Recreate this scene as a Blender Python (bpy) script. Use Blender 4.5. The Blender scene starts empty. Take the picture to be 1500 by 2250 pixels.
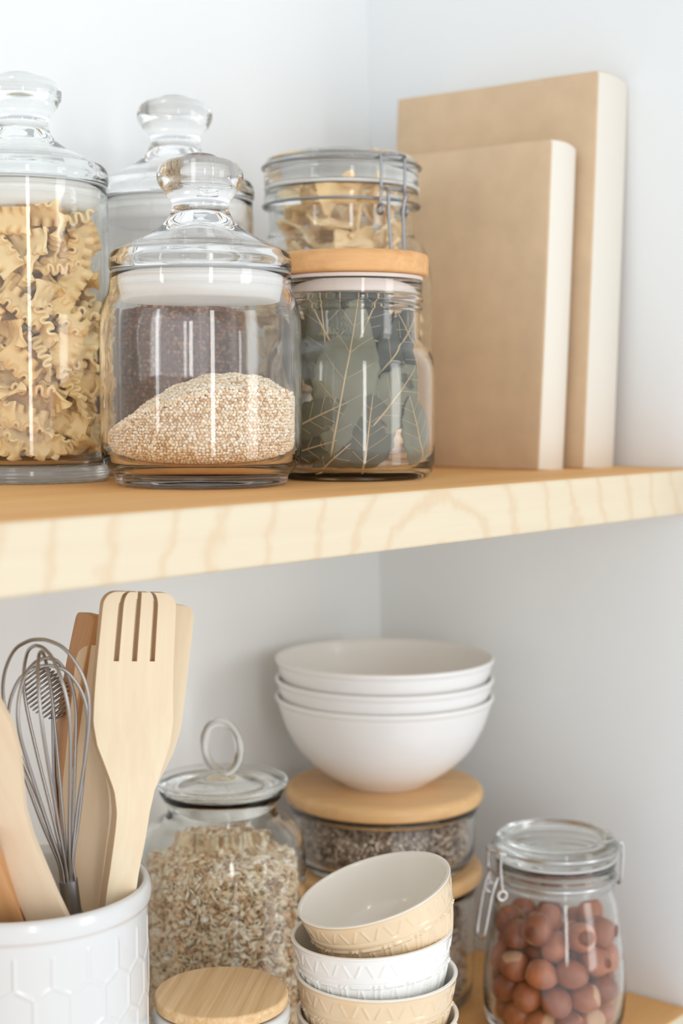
import bpy, math, random
import numpy as np
from mathutils import Vector, Matrix

R = math.radians
rnd = random.Random(7)
nr = np.random.RandomState(11)
SC = bpy.context.scene
COL = SC.collection

# ------------------------------------------------------------------ frame
F = 3300.0                     # focal length in pixels of the 1500 px wide frame
PITCH = math.atan(245 / F)
cp, sp = math.cos(PITCH), math.sin(PITCH)
D1 = (0.640, 0.768)            # direction of the left wall (right, away) seen from the camera
D2 = (-0.768, 0.640)
CX, CD = 27.3, 1160.7          # the room corner, mm
CAMZ = 1.409
UP = CAMZ - 0.0444             # top of the upper shelf
LO = 1.000                     # top of the lower shelf
DEPTH = 0.2726                 # shelf depth
THICK = 0.029

def W(X, D, z):                # mm right / away from the camera, world z in m
    a, b = X - CX, D - CD
    return Vector(((a * D1[0] + b * D1[1]) / 1000, (a * D2[0] + b * D2[1]) / 1000, z))

def on(px, D, z):              # point at world height z, distance D (mm), under column px
    el = math.atan((z - CAMZ) * 1000 / D)
    v = math.tan(el + PITCH)
    return W((px - 750) / F * D / (cp + v * sp), D, z)

def at(px, py, D):             # point at distance D on the sight line
    u, v = (px - 750) / F, -(py - 1125) / F
    s = D / (cp + v * sp)
    return W(u * s, D, CAMZ + (-sp + v * cp) * s / 1000)

VR = Vector((D1[0], D2[0], 0))   # camera right, in the world
VF = Vector((D1[1], D2[1], 0))   # away from the camera
ZROT = math.atan2(VR.y, VR.x)    # turns local x to the camera's right

# ------------------------------------------------------------------ helpers
def link(o, parent=None):
    COL.objects.link(o)
    if parent is not None:
        o.parent = parent
    return o

def tag(o, label=None, cat=None, group=None, kind=None):
    if label: o['label'] = label
    if cat: o['category'] = cat
    if group: o['group'] = group
    if kind: o['kind'] = kind
    return o

def thing(name, label, cat, loc, rz=None, group=None):
    o = bpy.data.objects.new(name, None)
    o.empty_display_size = 0.01
    link(o)
    o.location = loc
    o.rotation_euler = (0, 0, ZROT if rz is None else rz)
    return tag(o, label, cat, group)

def me_new(name, V, Fc, smooth=True, mats=(), fm=None, ang=None):
    me = bpy.data.meshes.new(name)
    me.from_pydata([tuple(p) for p in V], [], [tuple(f) for f in Fc])
    for m in mats: me.materials.append(m)
    if fm is not None:
        me.polygons.foreach_set('material_index', fm)
    if smooth:
        me.polygons.foreach_set('use_smooth', [True] * len(me.polygons))
        if ang:
            try: me.set_sharp_from_angle(angle=R(ang))
            except Exception: pass
    me.update()
    return me

def me_np(name, V, T, mat):
    """big triangle mesh from arrays"""
    me = bpy.data.meshes.new(name)
    V = np.asarray(V, dtype=np.float32); T = np.asarray(T, dtype=np.int32)
    me.vertices.add(len(V)); me.vertices.foreach_set('co', V.ravel())
    me.loops.add(T.size); me.loops.foreach_set('vertex_index', T.ravel())
    me.polygons.add(len(T))
    me.polygons.foreach_set('loop_start', np.arange(0, T.size, 3, dtype=np.int32))
    me.polygons.foreach_set('loop_total', np.full(len(T), 3, dtype=np.int32))
    me.polygons.foreach_set('use_smooth', np.ones(len(T), dtype=bool))
    me.materials.append(mat)
    me.update(calc_edges=True); me.validate()
    return me

def obj(name, me, parent=None, loc=None, rot=None, mat=None):
    if mat is not None: me.materials.append(mat)
    o = bpy.data.objects.new(name, me)
    link(o, parent)
    if loc is not None: o.location = loc
    if rot is not None: o.rotation_euler = rot
    return o

def fillet(pts, n=5):
    """pts (r, z, rad) in mm -> smooth list of (r, z)"""
    P = [(p[0], p[1], p[2] if len(p) > 2 else 0) for p in pts]
    out = []
    for i, (x, y, rad) in enumerate(P):
        if i == 0 or i == len(P) - 1 or rad <= 0:
            out.append((x, y)); continue
        a, b = P[i - 1], P[i + 1]
        da = math.hypot(a[0] - x, a[1] - y); db = math.hypot(b[0] - x, b[1] - y)
        ra, rb = min(rad, da * .49), min(rad, db * .49)
        p0 = (x + (a[0] - x) / da * ra, y + (a[1] - y) / da * ra)
        p2 = (x + (b[0] - x) / db * rb, y + (b[1] - y) / db * rb)
        for k in range(n + 1):
            t = k / n
            out.append(((1-t)**2*p0[0] + 2*t*(1-t)*x + t*t*p2[0], (1-t)**2*p0[1] + 2*t*(1-t)*y + t*t*p2[1]))
    return out

def crom(pts, n=6, closed=False):
    P = [np.array(p, float) for p in pts]
    m = len(P); out = []
    rng = range(m) if closed else range(m - 1)
    for i in rng:
        if closed:
            a, b, c, d = P[(i-1) % m], P[i], P[(i+1) % m], P[(i+2) % m]
        else:
            a, b, c, d = P[max(i-1, 0)], P[i], P[i+1], P[min(i+2, m-1)]
        for k in range(n):
            t = k / n
            out.append(.5*((2*b) + (-a+c)*t + (2*a-5*b+4*c-d)*t*t + (-a+3*b-3*c+d)*t**3))
    if not closed: out.append(P[-1])
    return out

def lathe(name, prof, mats, seg=96, fmfun=None, disp=None, closed=False, smooth=True):
    """prof list (r, z) mm. disp(theta, r, z, i)->extra radius mm"""
    V, Fc, fm = [], [], []
    rings = []
    for i, (r, z) in enumerate(prof):
        if r < 1e-4 and not closed:
            rings.append([len(V)]); V.append((0, 0, z / 1000))
        else:
            ring = []
            for k in range(seg):
                t = 2 * math.pi * k / seg
                rr = r + (disp(t, r, z, i) if disp else 0)
                ring.append(len(V)); V.append((rr*math.cos(t)/1000, rr*math.sin(t)/1000, z/1000))
            rings.append(ring)
    n = len(rings)
    for i in range(n if closed else n - 1):
        a, b = rings[i], rings[(i+1) % n]
        mi = fmfun(i) if fmfun else 0
        if len(a) == 1 and len(b) == 1: continue
        for k in range(seg):
            k2 = (k + 1) % seg
            if len(a) == 1: Fc.append((a[0], b[k2], b[k]))
            elif len(b) == 1: Fc.append((a[k], a[k2], b[0]))
            else: Fc.append((a[k], a[k2], b[k2], b[k]))
            fm.append(mi)
    return me_new(name, V, Fc, smooth, mats, fm)

def tube_geo(pts, r, closed=False, seg=10, rr=None):
    P = [Vector(p) for p in pts]
    n = len(P); V, Fc = [], []
    nrm = None
    for i in range(n):
        if closed: t = (P[(i+1) % n] - P[i-1])
        else: t = P[min(i+1, n-1)] - P[max(i-1, 0)]
        t.normalize()
        if nrm is None:
            nrm = t.orthogonal().normalized()
        nrm = (nrm - t * nrm.dot(t))
        if nrm.length < 1e-6: nrm = t.orthogonal()
        nrm.normalize()
        bi = t.cross(nrm)
        rad = rr[i] if rr else r
        for k in range(seg):
            a = 2*math.pi*k/seg
            V.append(P[i] + (nrm*math.cos(a) + bi*math.sin(a))*rad)
    for i in range(n if closed else n-1):
        j = (i+1) % n
        for k in range(seg):
            k2 = (k+1) % seg
            Fc.append((i*seg+k, i*seg+k2, j*seg+k2, j*seg+k))
    if not closed:
        Fc.append(tuple(range(seg))[::-1]); Fc.append(tuple((n-1)*seg+k for k in range(seg)))
    return V, Fc

def tubes(name, runs, mat):
    """several tube runs joined in one mesh: (pts mm, r mm, closed)"""
    V, Fc = [], []
    for pts, r, closed in runs:
        v, f = tube_geo([Vector(p)/1000 for p in pts], r/1000, closed)
        b = len(V); V += v; Fc += [tuple(b+i for i in q) for q in f]
    return me_new(name, V, Fc, True, (mat,), ang=50)

def circle(r, z, n=64, a0=0, a1=2*math.pi, closed=True):
    m = n if closed else n-1
    return [(r*math.cos(a0+(a1-a0)*k/m), r*math.sin(a0+(a1-a0)*k/m), z) for k in range(n)]

def ico(sub):
    import bmesh
    bm = bmesh.new(); bmesh.ops.create_icosphere(bm, subdivisions=sub, radius=1)
    V = np.array([v.co[:] for v in bm.verts]); T = np.array([[v.index for v in f.verts] for f in bm.faces])
    bm.free(); return V, T

def scatter_mesh(name, shapes, pts, scl, mat, core=None):
    """one mesh of many small grains. shapes: list of (V,T) in mm; pts Nx3 mm"""
    VV, TT, b = [], [], 0
    for i, p in enumerate(pts):
        V, T = shapes[i % len(shapes)]
        q = nr.normal(size=4); q /= np.linalg.norm(q)
        w, x, y, z = q
        M = np.array([[1-2*(y*y+z*z), 2*(x*y-z*w), 2*(x*z+y*w)], [2*(x*y+z*w), 1-2*(x*x+z*z), 2*(y*z-x*w)], [2*(x*z-y*w), 2*(y*z+x*w), 1-2*(x*x+y*y)]])
        s = scl * (0.85 + 0.3*nr.rand())
        VV.append((V*s) @ M.T + p); TT.append(T + b); b += len(V)
    if core is not None:
        VV.append(core[0]); TT.append(core[1] + b)
    return me_np(name, np.concatenate(VV)/1000, np.concatenate(TT), mat)

def heap_core(Rf, hf, inset=1.2, zb=1.0, seg=48, nr_=10, zc=14):
    """closed solid under the grains, triangles. Rf(z) radius, hf(x,y) height"""
    V, T = [], []
    rings = []
    c = len(V); V.append((0, 0, zb))
    for i in range(zc+1):
        ring = []
        for k in range(seg):
            t = 2*math.pi*k/seg
            rr = Rf(zb) - inset
            ro = Rf(30) - inset; top = hf(ro*math.cos(t), ro*math.sin(t)) - inset*1.8
            z = zb + (top - zb)*i/zc
            rr = Rf(z) - inset
            ring.append(len(V)); V.append((rr*math.cos(t), rr*math.sin(t), z))
        rings.append(ring)
    for i in range(1, nr_):
        ring = []
        for k in range(seg):
            t = 2*math.pi*k/seg
            rr = (Rf(30)-inset)*(1-i/nr_)
            x, y = rr*math.cos(t), rr*math.sin(t)
            ring.append(len(V)); V.append((x, y, hf(x, y)-inset*1.8))
        rings.append(ring)
    e = len(V); V.append((0, 0, hf(0, 0)-inset*1.8))
    for k in range(seg):
        k2 = (k+1) % seg
        T.append((c, rings[0][k2], rings[0][k])); T.append((e, rings[-1][k], rings[-1][k2]))
        for a, b in zip(rings, rings[1:]):
            T.append((a[k], a[k2], b[k2])); T.append((a[k], b[k2], b[k]))
    return np.array(V), np.array(T)

def heap_points(Rf, hf, step, zb=1.2, layers=1, top=True, arc=None):
    pts = []
    for L in range(layers):
        off = L*step*.7
        z = zb
        row = 0
        while z < 260:
            rr = Rf(z) - step*.5 - off
            n = int(2*math.pi*rr/step)
            any_ = False
            for k in range(n):
                t = 2*math.pi*(k + .5*(row % 2))/n
                x, y = rr*math.cos(t), rr*math.sin(t)
                if z < hf(x, y):
                    any_ = True
                    j = nr.normal(size=3)*step*.14
                    q = np.array([x, y, z]) + j; q[2] = max(q[2], zb)
                    m = math.hypot(q[0], q[1]); lim = Rf(q[2]) - step*.45
                    if m > lim: q[:2] *= lim/m
                    pts.append(q)
            if not any_: break
            z += step*.86; row += 1
    if top:
        Rm = Rf(40)
        n = int(2*Rm/step)+1
        for L in range(3):
            for i in range(int(n*1.35)):
                for j in range(n):
                    x = -Rm + (i + .5*(j % 2))*step/1.35 + nr.normal()*step*.2
                    y = -Rm + j*step*.95 + nr.normal()*step*.2
                    h = hf(x, y)
                    if x*x+y*y < (Rf(h)-step*.6)**2:
                        pts.append(np.array([x, y, h - L*step*.6 + nr.normal()*step*.15]))
    return pts

def pack(n, rad, Rf, ztop, iters=260, seed=3):
    g = np.random.RandomState(seed)
    a = g.rand(n)*2*math.pi; q = np.sqrt(g.rand(n))
    z = g.rand(n)*(ztop-2*rad)+rad
    Rr = np.array([Rf(v) for v in z])-rad
    P = np.stack([Rr*q*np.cos(a), Rr*q*np.sin(a), z], 1)
    for it in range(iters):
        d = P[:, None]-P[None]; L = np.linalg.norm(d, axis=2)+np.eye(n)*1e3
        ov = np.clip(2*rad-L, 0, None)
        P += (d/L[:, :, None]*ov[:, :, None]).sum(1)*.28
        if it < iters*.8: P[:, 2] -= .25
        P[:, 2] = np.clip(P[:, 2], rad, ztop)
        Rr = np.array([Rf(v) for v in P[:, 2]])-rad
        m = np.hypot(P[:, 0], P[:, 1])+1e-9; k = np.minimum(1, Rr/m)
        P[:, :2] *= k[:, None]
    return P

# ------------------------------------------------------------------ materials
def srgb(r, g, b):
    f = lambda c: (c/255/12.92) if c/255 <= .04045 else ((c/255+.055)/1.055)**2.4
    return (f(r), f(g), f(b), 1)

def nmat(name):
    m = bpy.data.materials.new(name); m.use_nodes = True
    nt = m.node_tree
    return m, nt, nt.nodes['Principled BSDF']

def plain(name, col, rough=.5, bump=0, bscale=200, metallic=0, coat=0, spec=.5, var=0, vscale=30, sss=0):
    m, nt, b = nmat(name)
    b.inputs['Base Color'].default_value = col
    b.inputs['Roughness'].default_value = rough
    b.inputs['Metallic'].default_value = metallic
    b.inputs['Coat Weight'].default_value = coat
    b.inputs['Coat Roughness'].default_value = .05
    b.inputs['Specular IOR Level'].default_value = spec
    tc = nt.nodes.new('ShaderNodeTexCoord')
    if var:
        n = nt.nodes.new('ShaderNodeTexNoise'); n.inputs['Scale'].default_value = vscale; n.inputs['Detail'].default_value = 5
        nt.links.new(tc.outputs['Object'], n.inputs['Vector'])
        h = nt.nodes.new('ShaderNodeHueSaturation'); h.inputs['Color'].default_value = col
        mr = nt.nodes.new('ShaderNodeMapRange'); mr.inputs['From Min'].default_value = .3; mr.inputs['From Max'].default_value = .7
        mr.inputs['To Min'].default_value = 1-var; mr.inputs['To Max'].default_value = 1+var
        nt.links.new(n.outputs['Fac'], mr.inputs['Value']); nt.links.new(mr.outputs['Result'], h.inputs['Value'])
        nt.links.new(h.outputs['Color'], b.inputs['Base Color'])
    if bump:
        n = nt.nodes.new('ShaderNodeTexNoise'); n.inputs['Scale'].default_value = bscale; n.inputs['Detail'].default_value = 6
        nt.links.new(tc.outputs['Object'], n.inputs['Vector'])
        bp = nt.nodes.new('ShaderNodeBump'); bp.inputs['Strength'].default_value = bump; bp.inputs['Distance'].default_value = .001
        nt.links.new(n.outputs['Fac'], bp.inputs['Height']); nt.links.new(bp.outputs['Normal'], b.inputs['Normal'])
    if sss:
        b.inputs['Subsurface Weight'].default_value = sss; b.inputs['Subsurface Radius'].default_value = (.003, .002, .001)
    return m

def glassmat(name, col, ior=1.46):
    m = bpy.data.materials.new(name); m.use_nodes = True; nt = m.node_tree
    nt.nodes.clear()
    o = nt.nodes.new('ShaderNodeOutputMaterial'); g = nt.nodes.new('ShaderNodeBsdfGlass')
    g.inputs['Color'].default_value = col; g.inputs['Roughness'].default_value = 0; g.inputs['IOR'].default_value = ior
    nt.links.new(g.outputs[0], o.inputs[0])
    return m

def grainmat(name, stops, rough=.6, extra=None):
    """colour by island"""
    m, nt, b = nmat(name)
    g = nt.nodes.new('ShaderNodeNewGeometry'); cr = nt.nodes.new('ShaderNodeValToRGB')
    e = cr.color_ramp.elements
    e[0].position, e[0].color = stops[0]; e[1].position, e[1].color = stops[-1]
    for p, c in stops[1:-1]:
        k = e.new(p); k.color = c
    nt.links.new(g.outputs['Random Per Island'], cr.inputs[0]); nt.links.new(cr.outputs[0], b.inputs['Base Color'])
    b.inputs['Roughness'].default_value = rough
    return m

def objrand(name, c0, c1, rough=.5, vscale=150, var=.12, bump=.3):
    m, nt, b = nmat(name)
    oi = nt.nodes.new('ShaderNodeObjectInfo'); mx = nt.nodes.new('ShaderNodeMix'); mx.data_type = 'RGBA'
    mx.inputs[6].default_value = c0; mx.inputs[7].default_value = c1
    nt.links.new(oi.outputs['Random'], mx.inputs[0])
    tc = nt.nodes.new('ShaderNodeTexCoord'); n = nt.nodes.new('ShaderNodeTexNoise'); n.inputs['Scale'].default_value = vscale; n.inputs['Detail'].default_value = 4
    nt.links.new(tc.outputs['Object'], n.inputs['Vector'])
    mr = nt.nodes.new('ShaderNodeMapRange'); mr.inputs['From Min'].default_value = .3; mr.inputs['From Max'].default_value = .7
    mr.inputs['To Min'].default_value = 1-var; mr.inputs['To Max'].default_value = 1+var
    h = nt.nodes.new('ShaderNodeHueSaturation')
    nt.links.new(n.outputs['Fac'], mr.inputs['Value']); nt.links.new(mr.outputs['Result'], h.inputs['Value'])
    nt.links.new(mx.outputs[2], h.inputs['Color']); nt.links.new(h.outputs['Color'], b.inputs['Base Color'])
    b.inputs['Roughness'].default_value = rough
    if bump:
        bp = nt.nodes.new('ShaderNodeBump'); bp.inputs['Strength'].default_value = bump; bp.inputs['Distance'].default_value = .0005
        nt.links.new(n.outputs['Fac'], bp.inputs['Height']); nt.links.new(bp.outputs['Normal'], b.inputs['Normal'])
    return m

def woodmat(name, light, dark, scale=(3, 30, 30), rings=0, rough=.45, ringmix=.35, streak=.6, rot=(0, 0, 0), fine=6.0, ringcol=None):
    """grain runs along local x"""
    m, nt, b = nmat(name)
    L = nt.links.new
    tc = nt.nodes.new('ShaderNodeTexCoord'); mp = nt.nodes.new('ShaderNodeMapping')
    mp.inputs['Scale'].default_value = scale; mp.inputs['Rotation'].default_value = rot
    L(tc.outputs['Object'], mp.inputs['Vector'])
    n1 = nt.nodes.new('ShaderNodeTexNoise'); n1.inputs['Scale'].default_value = 1.0; n1.inputs['Detail'].default_value = 8; n1.inputs['Roughness'].default_value = .6; n1.inputs['Distortion'].default_value = .6
    L(mp.outputs[0], n1.inputs['Vector'])
    mp2 = nt.nodes.new('ShaderNodeMapping'); mp2.inputs['Scale'].default_value = tuple(s*fine for s in scale); mp2.inputs['Rotation'].default_value = rot
    L(tc.outputs['Object'], mp2.inputs['Vector'])
    n2 = nt.nodes.new('ShaderNodeTexNoise'); n2.inputs['Scale'].default_value = 1.0; n2.inputs['Detail'].default_value = 4
    L(mp2.outputs[0], n2.inputs['Vector'])
    add = nt.nodes.new('ShaderNodeMath'); add.operation = 'MULTIPLY_ADD'; add.inputs[1].default_value = .45
    L(n2.outputs['Fac'], add.inputs[0]); L(n1.outputs['Fac'], add.inputs[2])
    mr = nt.nodes.new('ShaderNodeMapRange'); mr.inputs['From Min'].default_value = .5; mr.inputs['From Max'].default_value = .95
    mr.inputs['To Max'].default_value = streak
    L(add.outputs[0], mr.inputs['Value'])
    mx = nt.nodes.new('ShaderNodeMix'); mx.data_type = 'RGBA'; mx.inputs[6].default_value = light; mx.inputs[7].default_value = dark
    L(mr.outputs[0], mx.inputs[0])
    out = mx.outputs[2]
    if rings:
        wv = nt.nodes.new('ShaderNodeTexWave'); wv.wave_type = 'RINGS'; wv.rings_direction = 'Y'
        wv.inputs['Scale'].default_value = rings; wv.inputs['Distortion'].default_value = 3.4; wv.inputs['Detail'].default_value = 3
        wv.inputs['Detail Scale'].default_value = 2.6; wv.inputs['Detail Roughness'].default_value = .62
        mp3 = nt.nodes.new('ShaderNodeMapping'); mp3.inputs['Location'].default_value = (-1.06, 0, .052); mp3.inputs['Rotation'].default_value = (0, 0, 0)
        mp3.inputs['Scale'].default_value = (1, 0, 1.25)
        L(tc.outputs['Object'], mp3.inputs['Vector']); L(mp3.outputs[0], wv.inputs['Vector'])
        pw = nt.nodes.new('ShaderNodeMath'); pw.operation = 'POWER'; pw.inputs[1].default_value = 9
        L(wv.outputs['Fac'], pw.inputs[0])
        ml = nt.nodes.new('ShaderNodeMath'); ml.operation = 'MULTIPLY'; ml.inputs[1].default_value = ringmix
        L(pw.outputs[0], ml.inputs[0])
        mx2 = nt.nodes.new('ShaderNodeMix'); mx2.data_type = 'RGBA'; mx2.inputs[7].default_value = ringcol or dark
        L(ml.outputs[0], mx2.inputs[0]); L(out, mx2.inputs[6]); out = mx2.outputs[2]
    L(out, b.inputs['Base Color'])
    b.inputs['Roughness'].default_value = rough
    bp = nt.nodes.new('ShaderNodeBump'); bp.inputs['Strength'].default_value = .12; bp.inputs['Distance'].default_value = .001
    L(add.outputs[0], bp.inputs['Height']); L(bp.outputs['Normal'], b.inputs['Normal'])
    return m

M = {}
M['wall'] = plain('white_wall_paint', (.86, .88, .885, 1), .75, bump=.05, bscale=400)
M['oak'] = woodmat('oak_board', (.86, .49, .185, 1), (.70, .34, .10, 1), scale=(2.2, 34, 34), streak=.7, rough=.6)
M['oak_edge'] = woodmat('oak_side_grain', (.76, .66, .485, 1), (.72, .57, .38, 1), scale=(3, 34, 60), rings=10.5, ringmix=.34, streak=.45, rough=.5, ringcol=(.66, .42, .22, 1))
M['glass'] = glassmat('clear_glass', (.998, 1, .999, 1))
M['glassgreen'] = glassmat('greenish_glass', (.99, .998, .995, 1))
M['wire'] = plain('steel_wire', (.33, .33, .345, 1), .32, metallic=1)
M['wirebright'] = plain('bright_steel_wire', (.60, .59, .58, 1), .22, metallic=1)
M['whisk'] = plain('whisk_steel', (.38, .35, .33, 1), .25, metallic=1)
M['bam_face'] = woodmat('bamboo_face', (.83, .60, .34, 1), (.60, .34, .13, 1), scale=(6, 300, 300), streak=.85, rough=.45, fine=2.5)
M['bam_light'] = woodmat('pale_bamboo', (.80, .68, .49, 1), (.72, .53, .33, 1), scale=(130, 6, 130), streak=.5, rough=.5, fine=2.5)
M['beech'] = woodmat('pale_beech', (.80, .66, .48, 1), (.72, .52, .34, 1), scale=(70, 12, 70), streak=.5, rough=.6, fine=4)
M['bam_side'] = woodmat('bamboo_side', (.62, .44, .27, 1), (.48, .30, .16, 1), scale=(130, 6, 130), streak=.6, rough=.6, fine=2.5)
M['redwood'] = woodmat('reddish_wood', (.62, .33, .14, 1), (.42, .18, .06, 1), scale=(90, 8, 90), streak=.6, rough=.5, fine=3)
M['lidwood'] = woodmat('orange_beech_lid', (.80, .46, .20, 1), (.60, .27, .08, 1), scale=(16, 130, 130), streak=.7, rough=.5, fine=3, rot=(0, 0, .5))
M['contwood'] = woodmat('bamboo_container_lid', (.78, .50, .24, 1), (.58, .31, .11, 1), scale=(8, 90, 90), streak=.6, rough=.4, fine=3)
M['ceramic'] = plain('white_glazed_ceramic', (.70, .705, .70, 1), .22, coat=.4)
M['bowl'] = plain('white_stoneware', (.84, .825, .81, 1), .3, coat=.2)
M['cream'] = plain('cream_glaze', (.86, .82, .75, 1), .18, coat=.6)
M['beige'] = plain('beige_glaze', (.78, .60, .39, 1), .2, coat=.6, var=.06)
M['whiteglaze'] = plain('white_glaze', (.85, .84, .81, 1), .18, coat=.6)
M['kraft'] = plain('kraft_paper', (.67, .49, .31, 1), .75, bump=.5, bscale=28, var=.05, vscale=60)
M['edge'] = plain('cream_paper_edge', (.80, .75, .66, 1), .75, bump=.3, bscale=40)
M['silic'] = plain('silicone_ring', (.72, .62, .56, 1), .4)

# frosted plastic seal
m, nt, b = nmat('frosted_plastic')
b.inputs['Base Color'].default_value = (.95, .955, .95, 1); b.inputs['Roughness'].default_value = .3
def add_translucent(m, fac, col=None, transp=0):
    nt = m.node_tree; b = nt.nodes['Principled BSDF']; out = nt.nodes['Material Output']
    t = nt.nodes.new('ShaderNodeBsdfTranslucent'); mx = nt.nodes.new('ShaderNodeMixShader'); mx.inputs[0].default_value = fac
    if col: t.inputs[0].default_value = col
    elif b.inputs['Base Color'].links: nt.links.new(b.inputs['Base Color'].links[0].from_socket, t.inputs[0])
    else: t.inputs[0].default_value = b.inputs['Base Color'].default_value
    nt.links.new(b.outputs[0], mx.inputs[1]); nt.links.new(t.outputs[0], mx.inputs[2])
    last = mx
    if transp:
        tr = nt.nodes.new('ShaderNodeBsdfTransparent'); m2 = nt.nodes.new('ShaderNodeMixShader'); m2.inputs[0].default_value = transp
        nt.links.new(mx.outputs[0], m2.inputs[1]); nt.links.new(tr.outputs[0], m2.inputs[2]); last = m2
    nt.links.new(last.outputs[0], out.inputs[0])
add_translucent(m, .45, transp=.22)
M['seal'] = m

M['quinoa'] = grainmat('quinoa_seed', [(0, (.60, .36, .17, 1)), (.25, (.80, .62, .40, 1)), (.75, (.88, .77, .60, 1)), (1, (.95, .90, .80, 1))], .55)
M['oats'] = grainmat('rolled_oat', [(0, (.42, .24, .12, 1)), (.3, (.84, .62, .39, 1)), (.7, (.96, .83, .62, 1)), (1, (.99, .94, .82, 1))], .7)
M['buck'] = grainmat('buckwheat_kernel', [(0, (.14, .045, .018, 1)), (.6, (.36, .14, .06, 1)), (1, (.58, .30, .14, 1))], .6)
M['seeds'] = grainmat('mixed_seed', [(0, (.14, .09, .06, 1)), (.5, (.46, .34, .25, 1)), (1, (.78, .66, .54, 1))], .6)
M['pasta'] = objrand('dried_pasta', (.98, .70, .33, 1), (.99, .80, .46, 1), .5, var=.04, bump=.1); add_translucent(M['pasta'], .12)
M['farf'] = objrand('pale_pasta', (.98, .73, .38, 1), (.99, .84, .56, 1), .5, var=.06, bump=.1); add_translucent(M['farf'], .2)
M['leaf'] = objrand('dried_bay_leaf', (.015, .018, .009, 1), (.235, .225, .145, 1), .55, vscale=90, var=.16, bump=.4)
M['rib'] = plain('leaf_rib', (.55, .40, .22, 1), .6)
M['nut'] = objrand('hazelnut_shell', (.22, .06, .025, 1), (.42, .135, .055, 1), .38, vscale=120, var=.22, bump=.3)
M['nutcap'] = plain('hazelnut_base', (.55, .33, .19, 1), .7, bump=.4, bscale=900)

# ------------------------------------------------------------------ setting
def quad_wall(name, V, thick_dir):
    V = [Vector(v) for v in V]; T = [v + Vector(thick_dir) for v in V]
    A = V + T
    Fc = [(0,1,2,3), (7,6,5,4), (0,4,5,1), (1,5,6,2), (2,6,7,3), (3,7,4,0)]
    me = me_new(name, A, Fc, False, (M['wall'],))
    o = obj(name, me); tag(o, kind='structure')
    return o
LEAN = .030
yz = lambda z: (z-UP)*LEAN
z0, z1 = .55, 2.1
quad_wall('wall_left', [(-1.9, yz(z0), z0), (.06, yz(z0), z0), (.06, yz(z1), z1), (-1.9, yz(z1), z1)], (0, .08, 0))
quad_wall('wall_right', [(0, yz(z0)+.001, z0), (0, -.55, z0), (0, -.55, z1), (0, yz(z1)+.001, z1)], (.08, 0, 0))

def shelf(name, ztop, label, x0=-1.35):
    """board with softened edges and a rounded front corner by the right wall"""
    import bmesh
    yb = yz(ztop - THICK) - .0005
    L, Dp = -x0, DEPTH
    V = [(x0, yb), (-.0006, yb), (-.0006, -Dp+.005), (-.003, -Dp+.0012), (-.009, -Dp), (x0, -Dp)]
    bm = bmesh.new()
    vb = [bm.verts.new((x - x0, y, -THICK)) for x, y in V]; vt = [bm.verts.new((x - x0, y, 0)) for x, y in V]
    bm.faces.new(vt); bm.faces.new(vb[::-1])
    n = len(V)
    for i in range(n):
        j = (i+1) % n
        bm.faces.new((vb[i], vb[j], vt[j], vt[i]))
    bmesh.ops.recalc_face_normals(bm, faces=bm.faces)
    me = bpy.data.meshes.new(name); bm.to_mesh(me); bm.free()
    me.polygons.foreach_set('use_smooth', [True]*len(me.polygons))
    me.materials.append(M['oak']); me.materials.append(M['oak_edge'])
    for p in me.polygons:
        if p.normal.z < .5: p.material_index = 1
    o = obj(name, me, loc=(x0, 0, ztop))
    bv = o.modifiers.new('soft_edges', 'BEVEL'); bv.width = .0022; bv.segments = 4; bv.limit_method = 'ANGLE'; bv.angle_limit = R(50)
    bv.harden_normals = True
    tag(o, label, 'shelf')
    return o
shelf('wooden_shelf', UP, 'upper oak shelf board holding the glass storage jars and wrapped books')
shelf('wooden_shelf', LO, 'lower oak shelf board holding bowls, utensil crock and oat jar')

# ------------------------------------------------------------------ knobbed glass jars
def knob_lid(parent, zr, glass, k=1.0):
    """zr: height of the lid rim's lower edge (mm)"""
    o = [(0, 46), (13, 47), (0, 46)]
    outer = fillet([(43.5, 0, 1), (47.0, 0, 1.6), (47.6, 4, 3), (46.4, 10, 3.0), (37, 14.4, 8), (21, 22.4, 10), (16.2, 28.6, 5), (14.6, 33.5, 4), (15.6, 37.4, 4),
                    (19.4, 42.2, 4), (22.3, 46.8, 4), (22.5, 51, 3), (21.4, 54.8, 3), (17.6, 57.8, 3), (10.6, 59.2, 1.5), (7, 61.6, 3), (0, 62.2)], 6)
    inner = fillet([(0, 30.5), (7, 29.5, 4), (11.0, 25.5, 5), (20, 19.0, 8), (35, 11.5, 8), (41, 7.5, 4), (42.2, 1.0, 1), (43.5, 0)], 6)
    prof = outer + inner
    lid = obj('lid', lathe('lid_glass', [(r*k, z*k+zr) for r, z in prof], (glass,), 112), parent)
    s = fillet([(38.5, -14.6, .6), (41.4, -14.8, 1), (43.2, -9, 1), (43.6, -1.2, .4), (45.2, -.8, .4), (45.6, .2, .4), (43.9, .9, .3), (43.7, 1.2)], 4)
    # seal: ribbed frosted ring with a thin floor
    ribs = []
    s_out = [(0, -14.2), (30, -14.4), (39, -15.0), (41.2, -14.2), (41.9, -11), (42.4, -8.4), (43.0, -8.0), (43.1, -7.2), (42.5, -6.8), (42.6, -4.4), (43.6, -4.0), (43.7, -3.2), (42.6, -2.8),
             (42.6, -1.9), (46.2, -1.5), (46.6, -1.0), (46.3, -.5), (43.6, -.15)]
    s_in = [(40.0, -.2), (39.6, -6), (38.6, -12.2), (36, -12.9), (0, -12.7)]
    obj('seal', lathe('seal_ring', [(r*k, z*k+zr) for r, z in s_out+s_in], (M['seal'],), 112), lid)
    return lid

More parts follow.
